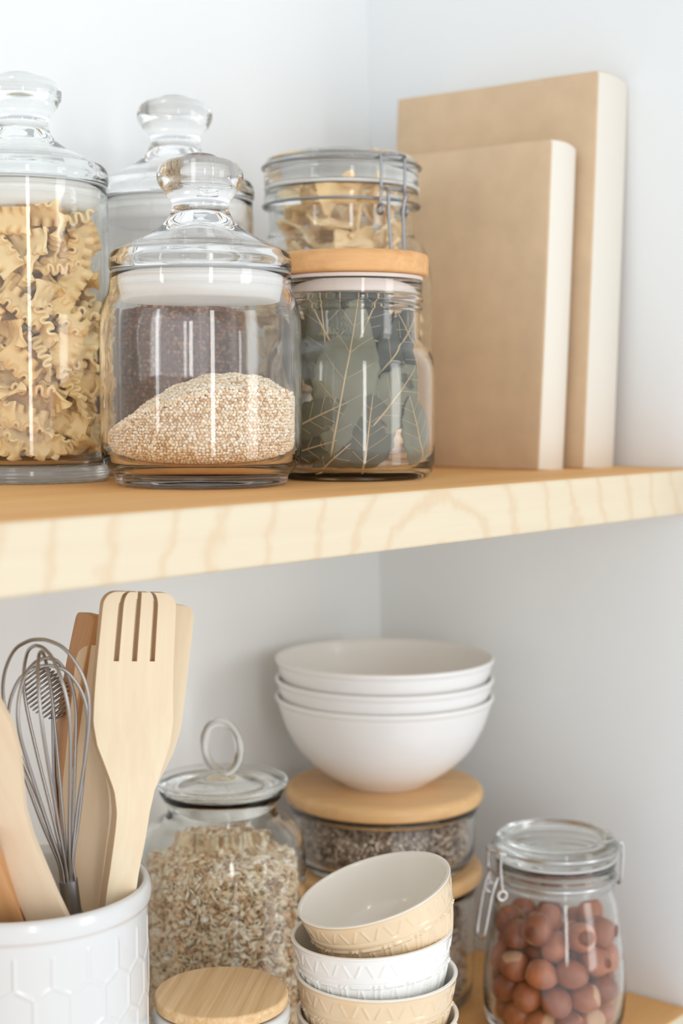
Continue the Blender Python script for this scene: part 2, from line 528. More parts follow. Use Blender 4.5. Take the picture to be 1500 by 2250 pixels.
# 1. quinoa jar
QD = 788
jar = thing('glass_jar', 'low round glass jar half full of quinoa with mushroom knob lid, front of upper shelf', 'jar', on(444, QD, UP))
jar.scale = (1, 1, .978)
outer = fillet([(0, 2.0), (34, 2.2, 3), (40, .0, 2), (44.0, 0, 3), (45.6, 5.8, 2.5), (46.4, 7.2, 2), (51.8, 12.5, 6), (52.5, 22, 6), (52.5, 84, 14), (50.6, 97, 7), (47.2, 103, 6), (47.0, 110, 2), (46.9, 113.0, .8), (44.0, 113.0, .8)], 7)
inner = fillet([(44.2, 108, 3), (44.6, 102, 6), (48.4, 95.5, 6), (49.9, 84, 10), (49.9, 22, 8), (47.5, 13, 7), (38, 9.2, 6), (0, 8.8)], 7)
obj('jar_body', lathe('jar_body', outer+inner, (M['glass'],), 128), jar)
knob_lid(jar, 113.6, M['glass'])
def Rq(z):
    if z < 22: return 48.8 - (22-max(z, 9))**2*.1
    return 48.8
def hq(x, y):
    s = x - 16
    h = 57.5 - (.0080*s*s if s < 0 else .0105*s*s) - .0035*max(0, -y)**2 - .003*max(0, y)**2
    return max(h, 16) + 1.2*math.sin(x*.21+1)*math.cos(y*.17)
V1, T1 = ico(2)
V1 = V1*np.array([.92, .92, .74])
pts = [p for p in heap_points(Rq, hq, 1.72, zb=10.7)]
hcore = heap_core(Rq, hq, 1.5, 9.6)
me = scatter_mesh('quinoa', [(V1, T1)], pts, 1.0, M['quinoa'], hcore)
q = obj('quinoa', me, None, jar.location, (0, 0, ZROT))
tag(q, 'heap of pale quinoa grains inside the low round jar', 'grain', kind='stuff')

# 2-3. tall jars with the same lid
def tall_jar(px, D, label, tint):
    j = thing('glass_jar', label, 'jar', on(px, D, UP))
    outer = fillet([(0, 1.5), (36, 1.8, 3), (41, 0, 2), (44.5, 0, 3), (46.3, 4, 2), (45.6, 7.5, 2), (46.8, 12, 4), (47, 30, 5), (47, 150, 10), (46.4, 160, 4), (46.4, 164, .8), (43.8, 164, .8)], 6)
    inner = fillet([(44, 158, 3), (44.6, 150, 8), (44.6, 20, 6), (43, 12, 6), (36, 9.6, 5), (0, 9.4)], 6)
    obj('jar_body', lathe('tall_body', outer+inner, (tint,), 112), j)
    knob_lid(j, 164.4, tint)
    return j
j2 = tall_jar(57, 835, 'tall glass jar full of ruffled pasta, cut by the left edge', M['glassgreen'])
j2.scale = (1, 1, .985)
j3 = tall_jar(390, 915, 'tall glass jar of brown buckwheat standing behind the low quinoa jar', M['glass'])
Rt = lambda z: 43.7 if z > 20 else 43.7 - (20-max(z, 9.6))**2*.09
hb = lambda x, y: 104 + 2*math.sin(x*.1)*math.cos(y*.08) - .002*(x*x+y*y)
Vb, Tb = ico(1)
Vb = Vb*np.array([1.5, 1.25, 1.1])
me = scatter_mesh('buckwheat', [(Vb, Tb)], heap_points(Rt, hb, 2.9, zb=12.0), 1.0, M['buck'], heap_core(Rt, hb, 2.4, 11.2))
o = obj('buckwheat', me, None, j3.location, (0, 0, ZROT)); tag(o, 'dark brown buckwheat filling the tall jar behind the quinoa', 'grain', kind='stuff')

# ruffled pasta
def pasta_mesh(seed):
    g = random.Random(seed)
    L, Wd, th = 24+g.uniform(-3, 2), 14, 1.45
    nx, ny = 44, 14
    ph1, ph2 = g.uniform(0, 6), g.uniform(0, 6); per = g.uniform(6.0, 7.0)
    bend = g.uniform(-.012, .012); tw = g.uniform(-.02, .02)
    pos = []
    for i in range(nx+1):
        for j in range(ny+1):
            x = L*(i/nx-.5); v = 2*j/ny-1
            e = max(0, abs(v)-.25)/.75
            ph = ph1 if v > 0 else ph2
            a = 2*math.pi*x/per+ph
            z = 2.9*e**1.3*math.sin(a)
            y = v*Wd/2 + (1 if v > 0 else -1)*(.5*e*math.cos(2*a)) 
            xx = x - .62*e*math.sin(2*a)
            z += bend*x*x + (1-abs(v))*.3
            c, s = math.cos(tw*x*2), math.sin(tw*x*2)
            pos.append(np.array([xx, y*c-z*s, y*s+z*c]))
    idx = lambda i, j: i*(ny+1)+j
    P = np.array(pos).reshape(nx+1, ny+1, 3)
    du = np.gradient(P, axis=0); dv = np.gradient(P, axis=1)
    N = np.cross(du, dv); N /= np.linalg.norm(N, axis=2, keepdims=True)
    A = (P+N*th/2).reshape(-1, 3); B = (P-N*th/2).reshape(-1, 3)
    V = np.concatenate([A, B])/1000; n = len(A); Fc = []
    for i in range(nx):
        for j in range(ny):
            Fc.append((idx(i,j), idx(i+1,j), idx(i+1,j+1), idx(i,j+1)))
            Fc.append((n+idx(i,j), n+idx(i,j+1), n+idx(i+1,j+1), n+idx(i+1,j)))
    for i in range(nx):
        Fc.append((idx(i,0), n+idx(i,0), n+idx(i+1,0), idx(i+1,0)))
        Fc.append((idx(i,ny), idx(i+1,ny), n+idx(i+1,ny), n+idx(i,ny)))
    for j in range(ny):
        Fc.append((idx(0,j), idx(0,j+1), n+idx(0,j+1), n+idx(0,j)))
        Fc.append((idx(nx,j), n+idx(nx,j), n+idx(nx,j+1), idx(nx,j+1)))
    return me_new('ruffled_pasta', V, Fc, True, (M['pasta'],), ang=60)

def fit_in(me_co, Mx, Pm, Rlim, zmin):
    """shift a piece so that every vertex stays inside radius Rlim"""
    for _ in range(6):
        q = me_co @ Mx.T + Pm
        r = np.hypot(q[:, 0], q[:, 1]); k = r.argmax()
        if r[k] > Rlim:
            d = q[k, :2]/r[k]; Pm = Pm - np.array([d[0], d[1], 0])*(r[k]-Rlim)
        zm = q[:, 2].min()
        if zm < zmin: Pm = Pm + np.array([0, 0, zmin-zm])
    return Pm

def co_of(me):
    a = np.zeros(len(me.vertices)*3); me.vertices.foreach_get('co', a); return a.reshape(-1, 3)*1000

def fill_pieces(name, meshes, jarobj, P, Rlim, zmin, label, cat, group, tang=.7, scale=None):
    cos = [co_of(m) for m in meshes]
    g = np.random.RandomState(5)
    base = Matrix.Translation(jarobj.location) @ Matrix.Rotation(ZROT, 4, 'Z')
    for i, p in enumerate(P):
        k = i % len(meshes)
        # piece normal roughly radial
        rad = np.array([p[0], p[1], 0]); n = np.linalg.norm(rad)
        nv = (rad/n if n > 12 else g.normal(size=3)) + g.normal(size=3)*tang
        nv /= np.linalg.norm(nv)
        t = g.normal(size=3) * np.array([1, 1, .6]); t -= nv*t.dot(nv); t /= np.linalg.norm(t)
        b = np.cross(nv, t)
        Mx = np.stack([t, b, nv], 1)
        pm = fit_in(cos[k], Mx, p.copy(), Rlim, zmin)
        o = bpy.data.objects.new(name, meshes[k]); COL.objects.link(o)
        m4 = Matrix.Translation(Vector(pm)/1000) @ Matrix(Mx.tolist()).to_4x4()
        o.matrix_world = base @ m4
        tag(o, label, cat, group)

pm = [pasta_mesh(s) for s in range(7)]
P = pack(254, 8.6, lambda z: 44.2, 146, seed=4)
P[:, 2] += 9.6
fill_pieces('ruffled_pasta', pm, j2, P, 44.0, 10.0, 'short ruffled pale yellow pasta piece inside the tall jar at left edge', 'pasta', 'ruffled pasta pieces in the tall jar', tang=.95)

# ------------------------------------------------------------------ bay leaf jar
BD = 860
bj = thing('glass_jar', 'glass jar of dried bay leaves with orange beech lid, upper shelf', 'jar', on(775, BD, UP))
outer = fillet([(0, 1.2), (34, 1.2, 2), (39, 0, 2), (42.5, 0, 4), (46.8, 6, 8), (46.9, 16, 6), (46.9, 60, 12), (45.4, 71, 6), (39.2, 77, 6), (38.0, 82, 3), (38.0, 94.5, 1.2), (39.6, 95.2, 1.2), (39.6, 97.2, 1.2), (38.4, 97.8, .8), (38.6, 99.4, .8),
                (40.0, 100, 1), (40.0, 102, 1), (39.2, 102.8, .8), (39.4, 111.5, .8), (36.8, 111.5, .8)], 6)
inner = fillet([(36.6, 104, 3), (35.6, 94, 3), (35.6, 80, 6), (37, 75.2, 5), (43, 69, 6), (44.5, 60, 10), (44.5, 14, 8), (42, 6.5, 6), (34, 4.8, 3), (0, 4.6)], 6)
obj('jar_body', lathe('bay_body', outer+inner, (M['glass'],), 128), bj)
lid = obj('lid', lathe('wood_lid', [(r, z-5) for r, z in fillet([(0, 119.2), (41.5, 119.2, 1), (42.8, 120.5, 1.2), (42.8, 129.5, 1.6), (41.4, 131.6, 1.6), (0, 131.8)], 4)], (M['lidwood'],), 112), bj)
obj('seal', lathe('lid_plug', [(r, z-5) for r, z in fillet([(0, 109), (36.0, 109, 1), (36.3, 116.6, .2), (39.6, 116.8, .6), (39.6, 119.0, .4), (0, 119.0)], 3)], (M['silic'],), 96), lid)

def leaf(Rw, ang, zc, rot, L, Wd, seed, curl=0.0, label=None):
    """leaf laid along the inside of the jar at radius Rw (mm); rot turns it in its plane"""
    g = random.Random(seed)
    nu, nv = 12, 26
    V, Fc = [], []
    th = .35
    ph = g.uniform(0, 6); cup = g.uniform(-1.5, 2.5)
    c, s = math.cos(rot), math.sin(rot)
    def pt(u, v, off):
        # u across, v along (mm)
        a, b = u*c - v*s, u*s + v*c
        r = Rw - cup*(u/(Wd/2))**2*1.0 - .5*math.sin(v*.22+ph) - curl*(v/(L/2))**2 - off
        r = max(4, min(r, Rw))
        z = zc + b
        lim = 44.0 if z < 60 else (35.0 if z > 78 else 44.0-(z-60)*.5)
        if z < 14: lim = min(lim, 39+(z-5)*.55)
        z = min(max(z, 5.9), 103)
        r = min(r, lim - .3 - off)
        t = ang + a/max(Rw, 14)
        return np.array([r*math.cos(t), r*math.sin(t), z])
    for side in (0, 1):
        for i in range(nv+1):
            v = (i/nv-.5)*L
            w = Wd/2*max(.02, math.sin(math.pi*min(1, max(0, i/nv)))**.72)*(1+.06*math.sin(v*.9+ph))
            for j in range(nu+1):
                u = (j/nu*2-1)*w
                V.append(pt(u, v, th*side))
    n = (nv+1)*(nu+1); idx = lambda i, j: i*(nu+1)+j
    for i in range(nv):
        for j in range(nu):
            Fc.append((idx(i,j), idx(i,j+1), idx(i+1,j+1), idx(i+1,j))); Fc.append((n+idx(i,j), n+idx(i+1,j), n+idx(i+1,j+1), n+idx(i,j+1)))
        Fc.append((idx(i,0), idx(i+1,0), n+idx(i+1,0), n+idx(i,0))); Fc.append((idx(i,nu), n+idx(i,nu), n+idx(i+1,nu), idx(i+1,nu)))
    cen = pt(0, 0, 0)
    me = me_new('bay_leaf', [(np.array(p)-cen)/1000 for p in V], Fc, True, (M['leaf'],))
    o = obj('bay_leaf', me)
    base = Matrix.Translation(bj.location) @ Matrix.Rotation(ZROT, 4, 'Z')
    o.matrix_world = base @ Matrix.Translation(Vector(cen)/1000)
    tag(o, label or 'dull grey green dried bay leaf packed in the jar with the orange beech lid', 'leaf', 'bay leaves packed in the jar')
    rib = [pt(0, (i/16-.5)*L*(1.02) , -.12) - cen for i in range(17)]
    v, f = tube_geo([Vector(p)/1000 for p in rib], .0004, seg=6, rr=[.00065-.0004*i/16 for i in range(17)])
    # side veins
    for sgn in (-1, 1):
        for k in range(5):
            v0 = (k/6-.36)*L; wv = Wd/2*math.sin(math.pi*((v0/L)+.5))**.72*.8
            run = [pt(sgn*wv*q, v0+q*wv*.8, -.05) - cen for q in (0, .33, .66, 1)]
            vv, ff = tube_geo([Vector(p)/1000 for p in run], .00016, seg=4)
            b0 = len(v); v += vv; f += [tuple(b0+x for x in z) for z in ff]
    obj('midrib', me_new('midrib', v, f, True, (M['rib'],)), o)
    return o

FR = -math.pi/2     # angle facing the camera
leaf(44.0, FR-.10, 58, -.18, 88, 38, 1)
leaf(43.6, FR+.18, 26, -.12, 44, 34, 2)
leaf(42.8, FR+.52, 44, -.72, 52, 30, 3)
leaf(44.0, FR-.55, 34, -1.15, 46, 20, 4)
leaf(43.2, FR-.22, 14, -.85, 50, 17, 5)
leaf(43.9, FR-.75, 16, -1.3, 48, 18, 6)
leaf(43.9, FR+.95, 24, .35, 48, 26, 7)
leaf(35.0, FR-.55, 88, .5, 46, 24, 8)
leaf(34.6, FR+.25, 90, -.4, 40, 22, 9)
for k in range(22):
    g = random.Random(100+k)
    leaf(g.uniform(12, 37), g.uniform(-math.pi, math.pi), g.uniform(22, 88), g.uniform(-1.5, 1.5), g.uniform(55, 80), g.uniform(24, 34), 200+k, curl=g.uniform(-4, 4))

# ------------------------------------------------------------------ clip-top jar (upper shelf)
CDp = 966
cj = thing('clip_top_jar', 'large clip top glass jar of pale pasta behind the bay leaf jar', 'jar', on(750, CDp, UP))
outer = fillet([(0, 1.5), (44, 1.5, 2), (50, 0, 3), (54, 0, 5), (58.3, 6, 8), (58.4, 20, 8), (58.4, 122, 22), (52, 143, 10), (46.0, 147, 5), (46.0, 164, 1.5), (48.2, 165.5, 1.2), (49.4, 170, 1.5), (48.6, 176.4, 1), (44, 176.4, 1)], 7)
inner = fillet([(43.6, 170, 2), (42.6, 147, 4), (49, 141, 8), (55.4, 122, 18), (55.4, 20, 10), (52, 8, 7), (44, 6, 3), (0, 6)], 7)
obj('jar_body', lathe('clip_body', outer+inner, (M['glassgreen'],), 112), cj)
lp = [(r, z-7) for r, z in fillet([(0, 186), (40, 186, 1), (43, 185.4, 1), (48.8, 185.4, 1), (49.2, 192, 2), (48.4, 197, 1), (48.9, 199.5, 1.5), (47, 203.5, 3), (40, 205.5, 3), (0, 207.2)], 6)]
lidc = obj('lid', lathe('clip_lid', lp, (M['glassgreen'],), 112), cj)
obj('gasket', lathe('gasket', fillet([(43.5, 176.6, .3), (49.4, 176.6, .8), (49.4, 178.2, .8), (43.5, 178.2, .3)], 3), (M['seal'],), 96, closed=True), lidc)
def clamp(parent, Rn, Rl, zn, zl, az, lever, wr, mat, hinge=True, opened=False):
    """neck ring, lid ring, hinge loop and clasp; az: clasp azimuth; lever length mm"""
    ca, sa = math.cos(az), math.sin(az)
    def P(rad, tan, z): return (rad*ca - tan*sa, rad*sa + tan*ca, z)
    runs = [(circle(Rn, zn), wr, True), ]
    bail = obj('wire_clamp', tubes('wire_neck', runs, mat), parent)
    obj('lid_wire', tubes('wire_lid', [(circle(Rl, zl), wr, True),
        (crom([P(Rl, -9, zl), P(Rl+5, -8, zl+1.5), P(Rl+8, 0, zl+2), P(Rl+5, 8, zl+1.5), P(Rl, 9, zl)], 5), wr, False)], mat), bail)
    obj('link', tubes('wire_link', [
        (crom([P(Rl+3.5, -9, zl+1), P(Rl+3.8, -9, (zl+zn)/2), P(Rn+3.5, -9, zn-4)], 5), wr, False),
        (crom([P(Rl+3.5, 9, zl+1), P(Rl+3.8, 9, (zl+zn)/2), P(Rn+3.5, 9, zn-4)], 5), wr, False),
        ([P(Rn+3.5+3*math.cos(t/12*6.283), -9, zn-7+3*math.sin(t/12*6.283)) for t in range(12)], wr*1.1, True),
        ([P(Rn+3.5+3*math.cos(t/12*6.283), 9, zn-7+3*math.sin(t/12*6.283)) for t in range(12)], wr*1.1, True)], mat), bail)
    if opened:
        lv = [P(Rn+5, -6, zn+4), P(Rn+9, -6, zn-6), P(Rn+14, -5, zn-lever*.7), P(Rn+15, 0, zn-lever*.75), P(Rn+14, 5, zn-lever*.7), P(Rn+9, 6, zn-6), P(Rn+5, 6, zn+4)]
    else:
        lv = [P(Rn+4, -6, zn+6), P(Rn+8, -6.5, zn+2), P(Rn+7, -5.5, zn-8), P(Rn+9, -4.5, zn-lever), P(Rn+9.5, 0, zn-lever-3), P(Rn+9, 4.5, zn-lever), P(Rn+7, 5.5, zn-8), P(Rn+8, 6.5, zn+2), P(Rn+4, 6, zn+6)]
    obj('lever', tubes('wire_lever', [(crom(lv, 5), wr*1.15, False), ([P(Rn+4.5, -9.5, zn+5.5), P(Rn+4.5, 9.5, zn+5.5)], wr*1.1, False)], mat), bail)
    if hinge:
        def H(rad, tan, z): return (-rad*ca - tan*sa, -rad*sa + tan*ca, z)
        obj('hinge', tubes('wire_hinge', [(crom([H(Rl, -11, zl), H(Rl+3, -11, zl-2), H(Rn+3, -11, zn-6), H(Rn+4, 0, zn-8), H(Rn+3, 11, zn-6), H(Rl+3, 11, zl-2), H(Rl, 11, zl)], 5), wr, False)], mat), bail)
    return bail
clamp(cj, 49.6, 50.0, 166.6, 190.6, FR+.62, 33, .95, M['wire'])

def farfalle_mesh(seed):
    g = random.Random(seed)
    L, Wd, th = 26, 19, 1.3
    nx, ny = 20, 14
    P = np.zeros((nx+1, ny+1, 3))
    for i in range(nx+1):
        for j in range(ny+1):
            x = L*(i/nx-.5); v = 2*j/ny-1
            w = Wd/2*(.42+.58*min(1, abs(x)/9)**.8)
            pin = math.exp(-(x/5)**2)
            P[i, j] = (x, v*w, 2.6*pin*math.cos(v*math.pi*1.5)+.010*x*x*g.choice([1]) + .5*math.sin(j*1.7+seed))
    du = np.gradient(P, axis=0); dv = np.gradient(P, axis=1); N = np.cross(du, dv); N /= np.linalg.norm(N, axis=2, keepdims=True)
    A = (P+N*th/2).reshape(-1, 3); B = (P-N*th/2).reshape(-1, 3); V = np.concatenate([A, B])/1000; n = len(A); Fc = []
    idx = lambda i, j: i*(ny+1)+j
    for i in range(nx):
        for j in range(ny):
            Fc.append((idx(i,j), idx(i+1,j), idx(i+1,j+1), idx(i,j+1))); Fc.append((n+idx(i,j), n+idx(i,j+1), n+idx(i+1,j+1), n+idx(i+1,j)))
        Fc.append((idx(i,0), n+idx(i,0), n+idx(i+1,0), idx(i+1,0))); Fc.append((idx(i,ny), idx(i+1,ny), n+idx(i+1,ny), n+idx(i,ny)))
    for j in range(ny):
        Fc.append((idx(0,j), idx(0,j+1), n+idx(0,j+1), n+idx(0,j))); Fc.append((idx(nx,j), n+idx(nx,j), n+idx(nx,j+1), idx(nx,j+1)))
    return me_new('bow_tie_pasta', V, Fc, True, (M['farf'],), ang=60)
fm = [farfalle_mesh(s) for s in range(3)]
Rc = lambda z: 54.6 if z < 108 else max(42.0, 54.6-(z-108)*.42)
P = pack(195, 11.0, Rc, 166, seed=9); P[:, 2] += 6
top = P[P[:, 2] > 112]; low = P[P[:, 2] <= 112]
cl = 'pale yellow pasta piece inside the large clip top jar behind the bay leaves'
fill_pieces('bow_tie_pasta', fm, cj, low, 54.8, 7, cl, 'pasta', 'pale pasta pieces in the clip top jar')
for z in (0,):
    fill_pieces('bow_tie_pasta', fm, cj, top, 42.0, 7, cl, 'pasta', 'pale pasta pieces in the clip top jar')

# ------------------------------------------------------------------ books
def book(px, D, Wc, T, H, lean, yaw, label):
    """px: lower left spine edge; cover runs Wc away to the left; T thick, H high (mm)"""
    import bmesh
    u = Vector((-.80*math.cos(yaw)-.6*math.sin(yaw)*-1*0, 0, 0))
    ucam = (-math.cos(yaw), math.sin(yaw)); ncam = (math.sin(yaw), math.cos(yaw))     # camera frame (right, away)
    toW = lambda a: Vector((a[0]*D1[0]+a[1]*D1[1], a[0]*D2[0]+a[1]*D2[1], 0))
    U, N = toW(ucam), toW(ncam)
    bm = bmesh.new()
    nx, ny, nz = 8, 4, 14
    bmesh.ops.create_cube(bm, size=1)
    for v in bm.verts:
        v.co = Vector(((v.co.x+.5)*Wc/1000, (v.co.y+.5)*T/1000, (v.co.z+.5)*H/1000))
    bmesh.ops.subdivide_edges(bm, edges=bm.edges[:], cuts=9, use_grid_fill=True)
    for v in bm.verts:
        x, y, z = v.co.x*1000/Wc, v.co.y*1000/T, v.co.z*1000/H
        # rounded spine (x=0 side), slightly puffed wrapping
        f = 4*y*(1-y)
        if x < .12: v.co.x -= .0022*f*(1-x/.12)
        v.co.y += .0007*math.sin(9*x+3*z)*(1 if y > .99 or y < .01 else 0)
        v.co.z -= .0012*(1-f)*(1 if z > .99 else 0)
    me = bpy.data.meshes.new('wrapped_book'); bm.to_mesh(me); bm.free()
    me.polygons.foreach_set('use_smooth', [True]*len(me.polygons))
    me.materials.append(M['kraft']); me.materials.append(M['edge'])
    for p in me.polygons:
        if p.normal.x < -.8 and p.center.x < .001: p.material_index = 1
    o = obj('wrapped_book', me)
    bv = o.modifiers.new('paper_folds', 'BEVEL'); bv.width = .0016; bv.segments = 3; bv.limit_method = 'ANGLE'; bv.angle_limit = R(40)
    Mx = Matrix((U, N, Vector((0, 0, 1)))).transposed().to_4x4()
    o.matrix_world = Matrix.Translation(on(px, D, UP)) @ Mx @ Matrix.Rotation(-lean, 4, 'X')
    tag(o, label, 'book')
    return o
YAW = R(36.9)
book(1182, 954, 124, 33, 211, R(3.6), YAW, 'smaller book wrapped in kraft paper, leaning in front of the taller one')
book(1281, 978, 158, 43, 259, R(3.2), YAW, 'taller book wrapped in kraft paper, leaning against the right wall')

# ------------------------------------------------------------------ lower shelf: white bowls and glass containers
KD = 1010; KX = 843
kbase = on(KX, KD, LO)
def container(zb, h, label, lidlabel_z):
    c = thing('food_container', label, 'container', kbase + Vector((0, 0, zb/1000)))
    o_ = fillet([(0, 1.0), (50, 1.0, 2), (54, 0, 2), (57, 0, 4), (61.5, 6, 6), (62.8, h-5, 2), (64.4, h-3.5, 1), (64.4, h-.6, 1), (60.2, h-.6, 1)], 5)
    i_ = fillet([(59.8, h-8, 2), (58.4, 8, 6), (53, 4.6, 4), (0, 4.6)], 5)
    obj('bowl', lathe('container_glass', o_+i_, (M['glassgreen'],), 96), c)
    lid_ = obj('lid', lathe('container_lid', fillet([(0, h), (65.8, h, 2), (67.4, h+3, 2.5), (67.2, h+8, 3), (64.0, h+10.5, 3), (0, h+10.8)], 4), (M['contwood'],), 96), c)
    obj('inner_plug', lathe('container_plug', fillet([(0, h-6), (55.5, h-6, 1.5), (57, h-3, 1), (57, h-.2)] , 3)+[(0, h-.2)], (M['contwood'],), 72), lid_)
    return c
c2 = container(0, 83.5, 'lower glass food container with bamboo lid, at the bottom of the stack', 0)
c1 = container(94.6, 43.5, 'upper glass food container with bamboo lid, under the white bowls', 0)
for c_, h_, nm, lb in ((c1, 33, 'seed_mix', 'grey brown seeds inside the upper bamboo lidded container'), (c2, 62, 'lentils', 'dark grey brown grains inside the lower bamboo lidded container')):
    Rk = lambda z: 57.6 if z > 12 else 52+ (z-5)*.8
    hk = lambda x, y, h_=h_: h_ - .0015*(x*x+y*y) + 1.0*math.sin(x*.15)*math.cos(y*.2)
    Vs = Vb*np.array([1.2, 1.1, .8])*1.0
    me = scatter_mesh(nm, [(Vs, Tb)], heap_points(Rk, hk, 3.2, zb=7.5), 1.0, M['seeds'], heap_core(Rk, hk, 2.8, 6.2))
    o = obj(nm, me, None, c_.location, (0, 0, ZROT)); tag(o, lb, 'grain', kind='stuff')

bowlp_o = crom([(0, .8), (22, .8), (25, 0), (28, 0), (31, 2.2), (45, 11.5), (58, 24), (66.5, 38.5), (71.6, 53), (72.6, 56.5), (73.9, 58.5), (74.2, 60.4), (73.2, 61.3)], 5)
bowlp_i = crom([(73.2, 61.3), (71.9, 60.6), (70.6, 57), (68.4, 50.5), (63.2, 38), (54.5, 24.6), (41, 12.8), (27, 6.4), (0, 5)], 5)
bowl_me = lathe('mixing_bowl', [tuple(p) for p in bowlp_o+bowlp_i[1:]], (M['bowl'],), 112)
ztop = 94.6+43.5+10.8
for k, (dz, lb) in enumerate(((0, 'white mixing bowl at the bottom of the three nested bowls'), (12.2, 'white mixing bowl in the middle of the three nested bowls'), (26.0, 'white mixing bowl on top of the three nested bowls'))):
    o = obj('mixing_bowl', bowl_me, None, kbase + Vector((0, 0, (ztop+dz+.2)/1000)), (0, 0, ZROT))
    tag(o, lb, 'bowl', 'nested white mixing bowls')

# ------------------------------------------------------------------ oat jar
OD = 900
oj = thing('oat_jar', 'wide glass jar of rolled oats with ring handle lid, beside utensil crock', 'jar', on(491, OD, LO))
outer = fillet([(0, 1), (36, 1, 2), (40, 0, 2), (45, 0, 4), (50.6, 6, 8), (51, 18, 8), (51, 140, 12), (44, 152, 8), (33.5, 157, 4), (32.5, 163, 3), (37.5, 171, 3), (38.2, 173.2, .6), (35.6, 173.2, .6)], 6)
inner = fillet([(31, 165, 3), (30.6, 156, 4), (41, 149.5, 7), (48.2, 140, 9), (48.2, 16, 8), (44, 7, 6), (0, 5)], 6)
obj('jar_body', lathe('oat_body', outer+inner, (M['glassgreen'],), 112), oj)
ld = obj('lid', lathe('oat_lid', fillet([(0, 160), (28, 160, 3), (30.2, 168, 3), (34, 173.6, 2), (40, 176.5, 1.5), (41, 178.6, 1), (39.5, 179.6, 1.2), (30, 177.2, 4), (12, 179.5, 5), (6, 183, 3), (0, 183.4)], 6), (M['glassgreen'],), 112), oj)
rg = [(14.5*math.cos(t/40*6.2832), 0, 199+15.5*math.sin(t/40*6.2832)) for t in range(40)]
ring = obj('ring_handle', tubes('ring_handle', [(rg, 2.7, True)], M['glassgreen']), ld)
ring.rotation_euler = (0, 0, R(-38))
Ro = lambda z: 45.0 if z > 18 else 39 + (z-6)*.49
ho = lambda x, y: 136 - .0028*(x*x+y*y) + 1.5*math.sin(x*.12+1)*math.cos(y*.15)
def flake(seed):
    g = np.random.RandomState(seed)
    V, T = ico(1)
    V = V*np.array([3.3, 2.8, .5]) * (1+g.normal(size=(len(V), 1))*.10)
    V[:, 2] += .07*V[:, 0]**2*(g.rand()-.3)
    return V, T
me = scatter_mesh('rolled_oats', [flake(s) for s in range(9)], heap_points(Ro, ho, 3.1, zb=11.4, layers=2), 1.0, M['oats'], heap_core(Ro, ho, 3.6, 9.0))
o = obj('rolled_oats', me, None, oj.location, (0, 0, ZROT)); tag(o, 'pale rolled oats filling the wide jar with the ring handle', 'grain', kind='stuff')

# ------------------------------------------------------------------ hazelnut jar
HD = 950
hj = thing('clip_top_jar', 'rounded clip top glass jar of hazelnuts by the right wall, lower shelf', 'jar', on(1216, HD, LO))
outer = fillet([(0, 1.5), (28, 1.5, 2), (32, 0, 2), (37, 0, 4), (44.5, 9, 9), (46.2, 28, 14), (45.2, 48, 16), (39.6, 86, 10), (37.2, 94, 3), (36.8, 99, 1.5), (38.2, 101, 1), (38.2, 108, 1), (37.2, 110, 1), (38.4, 112.4, 1), (38.2, 115.8, .8), (34.2, 115.8, .8)], 6)
inner = fillet([(34, 108, 3), (34.2, 94, 4), (37, 85, 8), (42.6, 48, 14), (43.4, 28, 12), (41, 11, 8), (33, 6, 5), (0, 6)], 6)
obj('jar_body', lathe('nut_body', outer+inner, (M['glassgreen'],), 112), hj)
ld = obj('lid', lathe('nut_lid', fillet([(0, 119), (30, 119, 1), (33.6, 117.6, 1), (38.2, 117.6, 1), (39.2, 121, 1.5), (38.8, 127, 2), (36.4, 130.6, 2), (32, 131, 1), (30, 129.4, 1.5), (0, 129.8)], 5), (M['glassgreen'],), 112), hj)
obj('gasket', lathe('gasket', fillet([(34, 116, .3), (38.6, 116, .6), (38.6, 117.4, .6), (34, 117.4, .3)], 3), (M['seal'],), 96, closed=True), ld)
clamp(hj, 38.8, 39.8, 104.5, 123.5, math.pi+.35, 46, 1.05, M['wirebright'], opened=True)

def nut_mesh(seed):
    g = random.Random(seed)
    V, T = ico(3)
    out = []
    for x, y, z in V:
        k = 1 + .13*max(0, z)**4 - .03*abs(math.sin(2*math.atan2(y, x)+seed))*(1-z*z)
        zz = z if z > -.78 else -.78-(abs(z)-.78)*.3
        out.append((x*9.6*k/1000, y*9.1*k/1000, zz*10.2*k/1000))
    fm_ = [1 if sum(V[i][2] for i in t)/3 < -.72 else 0 for t in T]
    return me_new('hazelnut', out, T, True, (M['nut'], M['nutcap']), fm_)
nm_ = [nut_mesh(s) for s in range(3)]
Rn = lambda z: 42.4 if z < 50 else 42.4-(z-50)*.15
P = pack(60, 9.9, lambda z: Rn(z)+.2 if z > 14 else 39.0, 70, seed=2); P[:, 2] += 6.2
fill_pieces('hazelnut', nm_, hj, P, 42.0, 6.6, 'reddish brown hazelnut in its shell inside the rounded clip top jar', 'nut', 'hazelnuts in the rounded jar', tang=3)

